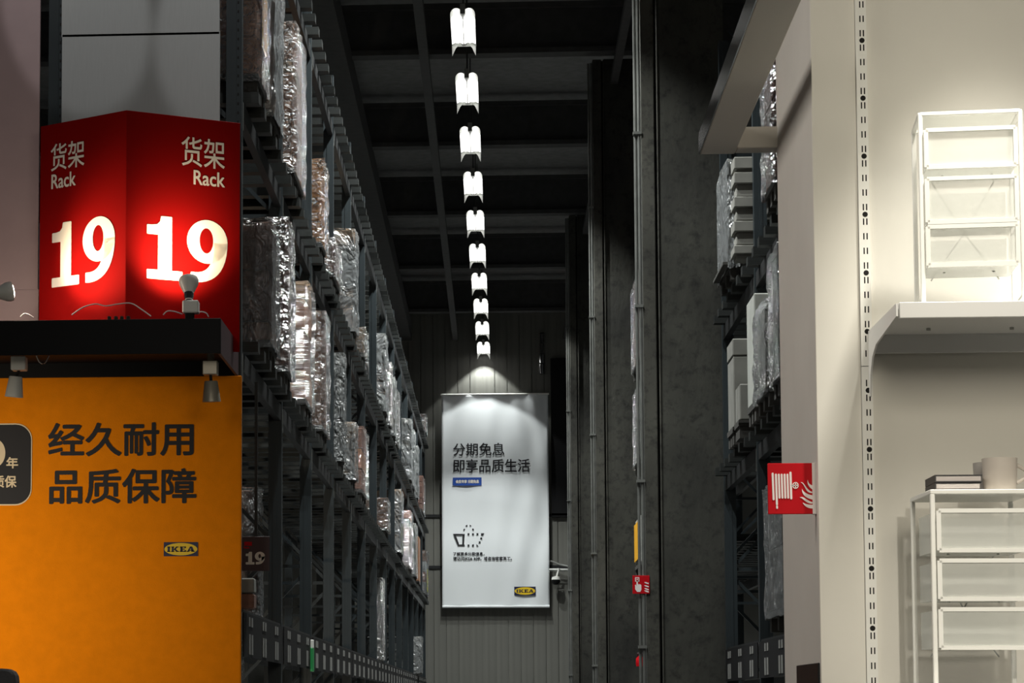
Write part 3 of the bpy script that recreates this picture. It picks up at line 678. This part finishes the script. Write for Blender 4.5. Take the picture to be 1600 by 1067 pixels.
# power strip, plugs and cables on the shelf
p = at(180, 490, 14.3)
t = thing('power_strip', 'white power strip with plugs lying on the black shelf', 'power strip', (p.x, 14.3, ztop))
MB().box(p.x-.11, p.x+.11, 14.27, 14.33, zs-.012, zs+.012).build('body', 'plastic', t, bevel=.004)
MB().box(p.x-.10, p.x+.10, 14.275, 14.325, ztop, zs-.012).build('foot', 'plastic', t)
for e in (-.045, -.005, .03, .07): MB().box(p.x+e, p.x+e+.02, 14.285, 14.315, zs+.012, zs+.05).build('plug', 'hole', t, bevel=.003)
def cable(pix, Y, lab, r=.004):
    P = [at(x_, y_, Y) for x_, y_ in pix]; Q = []
    for i in range(len(P)-1):
        p0, p1, p2, p3 = P[max(i-1, 0)], P[i], P[i+1], P[min(i+2, len(P)-1)]
        for k in range(5):
            u = k/5; Q.append(.5*((2*p1) + (p2-p0)*u + (2*p0-5*p1+4*p2-p3)*u*u + (3*p1-p0-3*p2+p3)*u**3))
    Q.append(P[-1]); o = MB().tube(Q, r, 6).build('power_cable', 'cable', None, smooth=True); return tag(o, lab, 'cable', 'cables on the black shelf')
cable([(112, 492), (130, 480), (150, 475), (165, 478), (185, 475), (205, 474), (222, 484), (236, 494)], 14.27, 'long white cable looping over the power strip')
cable([(255, 492), (262, 486), (274, 487), (285, 491)], 14.25, 'short white cable loop at the left foot of the upright bulb')
cable([(305, 491), (313, 487), (322, 489), (326, 495)], 14.25, 'short white cable loop at the right foot of the upright bulb')
cable([(32, 495), (38, 490), (46, 492), (52, 496)], 14.25, 'small cable coil near the sideways bulb')
cable([(56, 553), (62, 566), (70, 567), (78, 553)], 14.6, 'cable sagging below the black shelf next to the left lamp can')
# lamp cans below the shelf
def can(p, lab, tilt, m):
    t = thing('spot_can', lab, 'lamp', p, 'lamp cans under the black shelf')
    MB().box(p.x-.045, p.x+.045, p.y-.04, p.y+.04, p.z-.055, p.z+.03).box(p.x-.02, p.x+.02, p.y-.02, p.y+.02, p.z+.03, ztop-.02).build('bracket', m, t, bevel=.005)
    MB().tube([p+Vector((0, 0, -.05)), p+Vector((tilt*.2, 0, -.10))], .009, 8).build('stem', 'hole', t, smooth=True)
    d = Vector((tilt, .1, -1)).normalized(); q = p + Vector((tilt*.25, 0, -.155))
    MB().lathe([(.036, -.065), (.040, -.06), (.056, .06), (.050, .062), (.040, .03), (.001, .02)], q, 24, axis=d).build('can', m, t, smooth=True)
    MB().lathe([(.040, .045), (.001, .05)], q, 16, axis=d).build('lens', 'metal_white', t)
zc = b.z
can(Vector((at(30, 565, 14.4).x, 14.4, at(30, 565, 14.4).z)), 'grey lamp can under the black shelf at the left picture edge', -.10, 'plastic')
can(Vector((at(329, 572, 14.4).x, 14.4, at(329, 572, 14.4).z)), 'brownish lamp can under the right end of the black shelf', .02, 'brass')
# orange banner
YO = 15.10
a = at(-110, 587, YO); b = at(376, 1067, YO); zt_ = at(376, 586.5, YO).z
t = thing('orange_banner', 'large orange fabric banner with black Chinese lettering at the rack end', 'banner', ((a.x+b.x)/2, YO, .05))
MB().box(a.x, b.x, YO, YO+.03, .05, zt_).build('fabric', 'orange', t, bevel=.004)
text_px('经久耐用', 75, 303, 660, 713, YO, 'lettering', 'ink', t, .005)
text_px('品质保障', 77, 307, 732, 787, YO, 'lettering', 'ink', t, .005)
logo(256, 309.5, 847, 869, YO, t, 'navy')
def rrect(x0, x1, y0, y1, r, n=8):
    P = []
    for cx, cy, a0 in ((x1-r, y1-r, 0), (x0+r, y1-r, 90), (x0+r, y0+r, 180), (x1-r, y0+r, 270)):
        P += [(cx + r*math.cos(R(a0+90*k/n)), cy + r*math.sin(R(a0+90*k/n))) for k in range(n+1)]
    return P
fo = frame_xz(YO)
def badge(x0, x1, y0, y1, rad, m, off, nm):
    r = rect_px(x0, x1, y0, y1, YO); V = rrect(r[0], r[1], r[2], r[3], rad)
    place2d(V, [tuple(range(len(V)))], r, (fo[0]+Vector((0, -off, 0)), *fo[1:]), nm, m, t)
badge(-110, 50, 662, 790, .105, 'cream', 0, 'badge_border'); badge(-108.5, 48.5, 664, 788, .10, 'ink', .001, 'badge_plate')
n = 40; O = ellipse(.5, .5, .5, .5, n); I = ellipse(.5, .5, .23, .34, n)
place2d(O+I, [(k, (k+1) % n, n+(k+1) % n, n+k) for k in range(n)], rect_px(-24, 8.5, 686, 730, YO-.003), frame_xz(YO-.003), 'badge_numeral', 'cream', t)
text_px('年', 10, 28.5, 714, 732, YO-.003, 'lettering', 'cream', t, .002)
text_px('质保', -11, 26, 743, 762, YO-.003, 'lettering', 'cream', t, .002)
# rounded dark padded stand in front of the banner
p = at(-3, 1045, 12.2)
t = thing('padded_stand', 'dark padded rounded top in front of the lower left of the orange banner', 'stand', (p.x, 12.2, 0))
mb = MB(); prof = [(-.17, 0), (.085, 0), (.095, .6)] ; zt2 = p.z
out = [(-.2, 0), (.10, 0), (.10, zt2-.05), (.092, zt2-.022), (.072, zt2-.005), (.04, zt2+.002), (-.04, zt2), (-.2, zt2-.006)]
MB().prism([(p.x+a_, 12.15, z_) for a_, z_ in out], (0, .12, 0)).build('padding', 'charcoal', t, bevel=.012)
MB().box(p.x-.25, p.x+.12, 12.05, 12.4, 0, .03).build('base', 'black', t, bevel=.005)
# small number sign inside the left rack
YS = 15.9
r = rect_px(378, 421, 838, 892, YS)
t = thing('aisle_number_plate', 'small dark plate reading 19 right of the orange banner', 'sign', ((r[0]+r[1])/2, YS, r[2]))
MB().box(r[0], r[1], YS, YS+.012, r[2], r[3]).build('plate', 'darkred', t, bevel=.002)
MB().bar(((r[0]+r[1])/2, YS+.02, r[3]), ((r[0]+r[1])/2, YS+.02, LV['C']-.12), .02).build('hanger', 'beam', t)
text_px('货架', 381, 394, 846, 853, YS, 'lettering', 'firered', t, .002)
text_px('Rack', 381, 390, 854, 857, YS, 'lettering', 'firered', t, .001)
V, F = nineteen(); place2d(V, F, rect_px(384, 414, 862, 882, YS), frame_xz(YS), 'lettering', 'signwhite', t, .003)
# wrapped odds and ends below the lowest left beam
p = at(489, 1003, 21.0); q = side(489, 1005, XL+.05)
t = thing('hanging_strip', 'green and white promotional strip hanging from the lowest left beam', 'strip', q)
MB().box(q.x-.02, q.x+.0, q.y-.05, q.y+.15, q.z-.24, q.z-.04).build('green_card', 'green', t, bevel=.003)
MB().box(q.x-.02, q.x+.002, q.y-.03, q.y+.1, q.z-.04, q.z+.03).build('white_clip', 'metal_white', t, bevel=.004)
q = side(386, 1005, XL-.05)
t = load('crumpled film-wrapped bundle below the lowest left beam beside the orange banner', -1, XL-.10, -.06, 15.6, 16.2, q.z-.02, 1, 'grey_box', fm='film_a', nz=4, pallet=True)

# ================================================================== SHOWROOM PARTITION (right)
YP = 8.0
xe = at(1275, 533, YP).x; xr = 3.2
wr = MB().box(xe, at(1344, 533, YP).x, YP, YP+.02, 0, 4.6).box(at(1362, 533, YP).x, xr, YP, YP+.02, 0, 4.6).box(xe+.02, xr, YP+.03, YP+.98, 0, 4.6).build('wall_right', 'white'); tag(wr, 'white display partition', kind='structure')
ws = MB().box(xe, xe+.018, YP+.02, YP+1.0, 0, 4.6).build('wall_end', 'side'); tag(ws, 'end face of the display partition with shade put into its grey', kind='structure')
# slotted standards
def standard(y0, y1, lab):
    xa, xb = at(1344.6, 533, YP).x, at(1361.6, 533, YP).x; zt = at(1350, y0, YP).z if y0 > 0 else 4.5; zb = at(1350, y1, YP).z if y1 < 1067 else .1
    t = thing('slotted_standard', lab, 'shelf rail', ((xa+xb)/2, YP-.01, zb)); w = xb-xa
    pitch = .0486; sl = .0215; xs = [xa, xa+w*.36, xa+w*.48, xa+w*.66, xa+w*.78, xb]
    zr = at(1350, 155, YP).z - .0                      # a round hole sits here; every fourth pitch repeats
    mb = MB(); yf = YP-.014
    def rc(x0, x1, z0, z1): mb.poly([(x0, yf, z0), (x1, yf, z0), (x1, yf, z1), (x0, yf, z1)], [(0, 1, 2, 3)])
    k0 = math.ceil((zb-zr)/pitch); k1 = math.floor((zt-zr)/pitch)
    zc = zb; H4 = []
    for k in range(k0, k1):
        zz = zr + (k+.5)*pitch; lo, hi = zz-sl/2, zz+sl/2
        if lo < zb or hi > zt: continue
        rc(xs[0], xs[5], zc, lo); rc(xs[0], xs[1], lo, hi); rc(xs[2], xs[3], lo, hi); rc(xs[4], xs[5], lo, hi); zc = hi
        if k % 4 == 0: H4.append(zr + k*pitch)
    rc(xs[0], xs[5], zc, zt)
    mb.build('face_plate', 'metal_white', t, recalc=False)
    MB().box(xa, xa+.003, yf+.0005, YP+.02, zb, zt).box(xb-.003, xb, yf+.0005, YP+.02, zb, zt).build('side_flange', 'metal_white', t)
    MB().box(xa+.003, xb-.003, YP-.006, YP+.0, zb, zt).build('channel_back', 'hole', t)
    for z in H4:
        n = 16; MB().prism([((xs[1]+xs[4])/2 + .0088*math.cos(2*math.pi*i/n), yf-.0008, z + .0088*math.sin(2*math.pi*i/n)) for i in range(n)], (0, .002, 0)).build('fixing_hole', 'hole', t)
standard(-200, 572.5, 'upper white slotted shelf rail on the display partition')
standard(573.5, 1300, 'lower white slotted shelf rail below the joint near the shelf bracket')
# shelf with brackets
Ysf = 7.43
p = at(1405, 472, Ysf); q = at(1405, 497, Ysf)
t = thing('wall_shelf', 'white wall shelf carrying the upper white drawer unit', 'shelf', (p.x+.5, YP, q.z))
MB().box(p.x, xr-.3, Ysf, Ysf+.018, q.z, p.z).build('front_lip', 'shelf', t, bevel=.002)
MB().box(p.x, xr-.3, Ysf+.018, YP-.012, p.z-.018, p.z).build('board', 'shelf', t)
MB().box(p.x+.005, xr-.3, YP-.03, YP-.012, p.z-.078, p.z-.018).build('back_rail', 'shelf', t)
zsh = p.z
pr = [(Ysf+.0, p.z-.004), (Ysf+.0, q.z+.006), (YP-.17, q.z-.020), (YP-.09, q.z-.05), (YP-.045, q.z-.10), (YP-.03, q.z-.17), (YP-.012, q.z-.17), (YP-.012, p.z-.004)]
MB().prism([(p.x-.004, y_, z_) for y_, z_ in pr], (-.006, 0, 0)).build('bracket', 'shelf', t)
for px_ in (1390, 1520):
    u = at(px_+60, 517, YP-.15); MB().lathe([(.007, 0), (.007, .008)], (u.x, YP-.16, zsh-.026), 10).build('screw', 'galv', t)
zl = at(1500, 1071, 7.4).z - .03
t = thing('wall_shelf', 'lower white shelf just below the picture carrying the lower drawer unit', 'shelf', (p.x+.5, YP, zl))
MB().box(p.x, xr-.3, Ysf-.1, YP-.012, zl-.02, zl).build('board', 'shelf', t)
MB().box(p.x, xr-.3, Ysf-.118, Ysf-.1, zl-.05, zl).build('front_lip', 'shelf', t)
MB().prism([(p.x-.004, y_, z_) for y_, z_ in ((Ysf-.1, zl-.004), (Ysf-.1, zl-.04), (YP-.012, zl-.2), (YP-.012, zl-.004))], (-.006, 0, 0)).build('bracket', 'shelf', t)

# drawer units of white tube and fine mesh
def drawer_unit(lab, corner, zbase, rotz, w, dp, h, drawers, solid_top, group='white mesh drawer units'):
    t = thing('drawer_unit', lab, 'drawer unit', (corner.x, corner.y, zbase), group)
    def P(u, v, z): return Vector((corner.x + u*math.cos(rotz) - v*math.sin(rotz), corner.y + u*math.sin(rotz) + v*math.cos(rotz), zbase + z))
    upv = P(0, 1, 0) - P(0, 0, 0)
    for u in (0, w):
        for v in (0, dp): MB().bar(P(u, v, 0), P(u, v, h), .014, .014, up=upv).build('leg', 'metal_white', t, bevel=.002)
    e = .014
    if solid_top:
        MB().prism([P(-.007, -.007, h), P(w+.007, -.007, h), P(w+.007, dp+.007, h), P(-.007, dp+.007, h)], (0, 0, .014)).build('top_panel', 'metal_white', t, bevel=.002)
    else:
        for a_, b_ in (((0, 0), (w, 0)), ((0, dp), (w, dp)), ((0, 0), (0, dp)), ((w, 0), (w, dp))):
            MB().bar(P(*a_, h), P(*b_, h), e, .012).build('top_rail', 'metal_white', t, bevel=.002)
        MB().prism([P(.007, .007, h), P(w-.007, .007, h), P(w-.007, dp-.007, h), P(.007, dp-.007, h)], (0, 0, .001)).build('top_mesh', 'mesh_w', t)
    MB().bar(P(0, dp, .03), P(w, dp, .03), .010).build('cross_rail', 'metal_white', t)
    for u in (0, w): MB().bar(P(u, 0, .03), P(u, dp, .03), .008).build('cross_rail', 'metal_white', t)
    for s_ in (0, 1): MB().bar(P(w*.15 if s_ else w*.85, dp, h*.75), P(w*.5, dp, h*.45), .004).build('back_brace', 'galv', t)
    for s_ in (0, 1): MB().bar(P(w*.15 if s_ else w*.85, dp, h*.2), P(w*.5, dp, h*.45), .004).build('back_brace', 'galv', t)
    for (za, zb_) in drawers:
        g = .016; u0, u1, v0, v1 = g, w-g, -.006, dp-.012; r_ = .0085
        d = MB().bar(P(u0, v0, zb_), P(u1, v0, zb_), r_*1.5, r_*1.5).bar(P(u0, v0, za), P(u1, v0, za), r_*1.5, r_*1.5).bar(P(u0, v0, za), P(u0, v0, zb_), r_*1.6, r_*1.5, up=upv).bar(P(u1, v0, za), P(u1, v0, zb_), r_*1.6, r_*1.5, up=upv).build('drawer', 'metal_white', t)
        i_ = .006
        def sheet(nm, pts, th): MB().prism(pts, th).build(nm, 'mesh_w', d)
        d_o = d; LOC[d.name] = LOC[t.name]
        for nm, pts, th in (('front_mesh', [P(u0, v0, za), P(u1, v0, za), P(u1, v0, zb_), P(u0, v0, zb_)], upv*.001),
                            ('back_mesh', [P(u0+i_, v1, za), P(u1-i_, v1, za), P(u1-i_, v1, zb_), P(u0+i_, v1, zb_)], upv*.001),
                            ('bottom_mesh', [P(u0, v0, za), P(u1, v0, za), P(u1, v1, za), P(u0, v1, za)], Vector((0, 0, .001))),
                            ('side_mesh', [P(u0, v0, za), P(u0, v1, za), P(u0, v1, zb_), P(u0, v0, zb_)], (P(1, 0, 0)-P(0, 0, 0))*.001),
                            ('side_mesh', [P(u1, v0, za), P(u1, v1, za), P(u1, v1, zb_), P(u1, v0, zb_)], (P(1, 0, 0)-P(0, 0, 0))*.001)):
            o = MB().prism(pts, th).build(nm, 'mesh_w', None); o.parent = d
        for q_ in (.25, .75):
            p_ = P(w*q_, dp*.5, za-.004); o = MB().lathe([(.004, 0), (.004, .004)], p_, 8).build('glide', 'galv', None); o.parent = d
    return t
Yu = 7.52
cu = at(1443, 460, Yu); wU = (at(1598, 460, Yu).x - cu.x); hU = at(1440, 179, Yu).z - zsh
def zz(py, base, Y=Yu): return at(1500, py, Y).z - base
drawer_unit('white mesh drawer unit with open frame on the upper wall shelf', Vector((cu.x, Yu, 0)), zsh, R(-5), wU, .24, hU,
            [(zz(262, zsh), zz(204, zsh)), (zz(348, zsh), zz(280, zsh)), (zz(415, zsh), zz(355, zsh))], False)
Yv = 7.45
cv = at(1459, 900, Yv); wV = .305; hV = at(1455, 772, Yv).z - zl
drawer_unit('white mesh drawer unit with flat top under the books and mug', Vector((cv.x, Yv, 0)), zl, R(1.5), wV, .30, hV,
            [(zz(860, zl, Yv), zz(798, zl, Yv)), (zz(936, zl, Yv), zz(876, zl, Yv)), (zz(1012, zl, Yv), zz(952, zl, Yv))], True)
ztv = zl + hV + .014
# grey folder lying in the middle drawer
a = at(1476, 932, Yv+.18)
o = MB().box(a.x, a.x+.19, Yv+.10, Yv+.24, zl+zz(936, zl, Yv)+.002, zl+zz(936, zl, Yv)+.045).build('mesh_basket', 'mug2', bevel=.003); tag(o, 'grey basket insert lying inside the middle drawer of the lower unit', 'basket')
# books
def book(lab, px0, px1, Y, z, th, rz=0):
    a = at(px0, 750, Y); b = at(px1, 750, Y); dp = .17
    t = thing('book', lab, 'book', (a.x, Y, z), 'black books on the lower drawer unit')
    w = b.x - a.x; x0 = a.x; c_ = .0035
    MB().box(x0, x0+w, Y, Y+dp, z, z+c_).build('cover', 'bookblack', t); MB().box(x0, x0+w, Y, Y+dp, z+th-c_, z+th).build('cover', 'bookblack', t)
    MB().box(x0, x0+c_, Y, Y+dp, z+c_, z+th-c_).build('spine', 'bookblack', t)
    MB().box(x0+c_, x0+w-.004, Y+.004, Y+dp-.004, z+c_, z+th-c_).build('pages', 'pages', t)
    for nm in ():
        pass
    return t
b1 = book('lower of the two black books lying on the lower drawer unit', 1461, 1533, 7.47, ztv+.0005, .0225)
b2 = book('upper of the two black books lying on the lower drawer unit', 1461, 1535, 7.462, ztv+.0235, .0225)
# mugs
def mug(lab, px, Y, r0, h, m, handle):
    c_ = at(px, 740, Y); c_.z = ztv + .001; t = thing('mug', lab, 'mug', c_, 'mugs on the lower drawer unit')
    MB().lathe([(.001, .006), (r0*.80, .0), (r0*.88, .002), (r0*.95, h*.3), (r0, h), (r0*.93, h), (r0*.88, h*.3), (r0*.8, .010), (.001, .010)], c_, 32).build('body', m, t, smooth=True)
    if handle:
        pts = [c_ + Vector((r0*.95 + .034*math.sin(math.pi*k/8)*1.0, 0, h*.80 - h*.55*k/8)) for k in range(9)]
        MB().tube(pts, .0062, 8).build('handle', m, t, smooth=True)
mug('beige mug with its handle to the right on the lower drawer unit', 1562, 7.53, .053, at(1562, 717, 7.53).z-ztv, 'mug', True)
mug('grey cup partly hidden behind the beige mug', 1545, 7.68, .048, at(1545, 724, 7.68).z-ztv, 'mug2', False)

# overhead bar frame
Yc = YP + .98
c0 = at(1097, 232, Yc); c1 = at(1097, 199, Yc)
t = thing('overhead_frame', 'greige square-bar frame jutting from the partition overhead', 'frame', (c0.x, Yc, c0.z))
hb = c1.z - c0.z
MB().box(c0.x, c0.x+.13, 6.2, Yc+.10, c0.z, c0.z+hb).build('long_bar', 'frame', t, bevel=.003)
MB().box(c0.x+.13, xe+.02, Yc, Yc+.09, c0.z, c0.z+hb).build('cross_bar', 'frame', t, bevel=.003)
MB().box(c0.x-.004, c0.x, 6.2, Yc+.10, c0.z, c0.z+hb).build('polished_strip', 'chrome', t)
MB().box(c0.x+.13, xe+.02, 6.2, 6.3, c0.z, c0.z+hb).build('cross_bar', 'frame', t, bevel=.003)

# fire hose sign
YS2 = YP + .06
def sign_plate(name, lab, x0, x1, y0, y1, Y, m, th=.012):
    r = rect_px(x0, x1, y0, y1, Y); t = thing(name, lab, 'sign', ((r[0]+r[1])/2, Y, r[2]))
    MB().box(r[0], r[1], Y, Y+th, r[2], r[3]).build('plate', m, t, bevel=.0015)
    return t
t = sign_plate('fire_hose_sign', 'red fire hose reel sign on the partition end', 1200, 1276, 723.5, 803, YS2, 'firered')
pE = at(1277, 763, YS2); MB().box(xe-.012, xe, YS2-.004, YS2+.03, at(1277, 803, YS2).z, at(1277, 723, YS2).z).build('mounting_flange', 'pinkwhite', t, bevel=.001)
def shape(t, pts, Y, m, nm): MB().prism([at(a_, b_, Y-.001) for a_, b_ in pts], (0, -.0012, 0)).build(nm, m, t)
def pil(t, x0, y0, x1, y1, w, Y, nm='hose_mark'):
    a, b = at(x0, y0, Y-.002), at(x1, y1, Y-.002); MB().tube([a, b], w, 8).build(nm, 'pinkwhite', t, smooth=True)
def flat_stroke(t, x0, y0, x1, y1, w, Y, nm):
    d = math.hypot(x1-x0, y1-y0); nx_, ny_ = -(y1-y0)/d*w, (x1-x0)/d*w; ang = math.atan2(y1-y0, x1-x0); P = []
    for (cx, cy, a0) in ((x1, y1, ang-math.pi/2), (x0, y0, ang+math.pi/2)):
        P += [(cx + w*math.cos(a0+math.pi*k/6), cy + w*math.sin(a0+math.pi*k/6)) for k in range(7)]
    shape(t, P, Y, 'pinkwhite', nm)
flat_stroke(t, 1207.2, 740, 1208.8, 780, 1.6, YS2, 'hose_mark'); flat_stroke(t, 1212.3, 741.5, 1213.9, 788, 1.6, YS2, 'hose_mark'); flat_stroke(t, 1214, 791, 1214.2, 793.5, 1.5, YS2, 'hose_mark')
for i in range(4): flat_stroke(t, 1216.8+4.5*i, 741.5, 1218+4.5*i, 777.5, 1.5, YS2, 'hose_mark')
flat_stroke(t, 1235, 738.5, 1236.3, 778.5, 1.7, YS2, 'hose_mark')
n = 20; O = ellipse(1243, 758.3, 5, 5.2, n); I = ellipse(1243, 758.3, 3.6, 3.8, n)
MB().poly([at(a_, b_, YS2-.0022) for a_, b_ in O+I], [(k, (k+1) % n, n+(k+1) % n, n+k) for k in range(n)]).build('valve_wheel', 'pinkwhite', t)
flat_stroke(t, 1237, 758.4, 1247, 758.2, .8, YS2, 'valve_spoke'); flat_stroke(t, 1243, 754.5, 1243, 762, .8, YS2, 'valve_spoke')
def flame(t, p0, c0_, c1_, p1, q1, d0, d1, Y): shape(t, bez(p0, c0_, c1_, p1, 8) + bez(q1, d0, d1, p0, 8)[:-1], Y, 'pinkwhite', 'flame_mark')
flame(t, (1262,749.5), (1263,756), (1266,758), (1272.5,759), (1272.5,766), (1266,764), (1260,757), YS2)
flame(t, (1251,753.3), (1257,752), (1259,766), (1270,769), (1268,770.3), (1257,770), (1259,757), YS2)
flame(t, (1253,763.5), (1255,769), (1263,774), (1272.8,774), (1272.8,781), (1262,780), (1252,774), YS2)
flame(t, (1249.5,777), (1257,774), (1260,783), (1271.5,785), (1268,787), (1258,786), (1257,779.5), YS2)
flame(t, (1254,785), (1259,788), (1266,789), (1273,788.5), (1273,794.5), (1262,795), (1257,791), YS2)
# dark vent plate low on the partition end
a = onplane(1247, 1041, Vector((xe, 0, 0)), Vector((1, 0, 0))); b = onplane(1281, 1034, Vector((xe, 0, 0)), Vector((1, 0, 0)))
o = MB().box(xe-.006, xe, b.y, a.y, .9, (a.z+b.z)/2).build('vent_panel', 'black', bevel=.002); tag(o, 'black panel low on the grey end of the partition', 'panel')

# fire call point sign and bell at the near column
YS3 = 22.005
t = sign_plate('fire_alarm_sign', 'small red fire alarm sign with a pressing hand beside the column', 988.5, 1015, 899, 927.5, YS3, 'firered', .015)
shape(t, [(992.3,901.8),(998.9,901.8),(998.9,908.6),(992.3,908.6)], YS3, 'pinkwhite', 'button_mark'); MB().prism([at(a_, b_, YS3-.004) for a_, b_ in ((993.6,903.1),(997.6,903.1),(997.6,907.3),(993.6,907.3))], (0, -.001, 0)).build('button_ring', 'firered', t)
MB().prism([at(a_, b_, YS3-.006) for a_, b_ in ((994.7,904.2),(996.5,904.2),(996.5,906.2),(994.7,906.2))], (0, -.001, 0)).build('button_mark', 'pinkwhite', t)
shape(t, [(994.4,908),(996.3,908),(996.8,912.8),(1000.5,912.8),(1002,914),(1002.2,921),(1000.5,924.6),(995.5,924.8),(992.5,920.5),(992.2,913.8),(993.6,913.4),(994.4,916)], YS3, 'pinkwhite', 'hand_mark')
for y_ in (909.5, 914.5, 919, 922.5): shape(t, bez((1006.5, y_), (1008, y_+2), (1010, y_+2.5), (1013.6, y_+3.2), 5) + bez((1013.6, y_+1.2), (1011.5, y_+1), (1010, y_-1), (1006.5, y_), 5)[:-1], YS3, 'pinkwhite', 'flame_mark')
p = at(1006.5, 1022, 29.10)
t = thing('fire_extinguisher', 'small red extinguisher low beside the near column', 'extinguisher', at(1000, 1041, 29.10), None)
q = at(1000, 1041, 29.10)
MB().lathe([(.001, 0), (.045, .0), (.048, .03), (.046, .09), (.02, .13), (.02, .15)], q, 16).build('bottle', 'firered', t, smooth=True)
MB().box(q.x+.03, 2.02, q.y-.01, q.y+.01, q.z+.05, q.z+.08).build('holder', 'beam', t)
MB().box(q.x-.035, q.x+.035, q.y-.02, q.y+.02, q.z+.12, q.z+.16).build('valve_head', 'darkred', t, bevel=.005)
SC.frame_set(1)
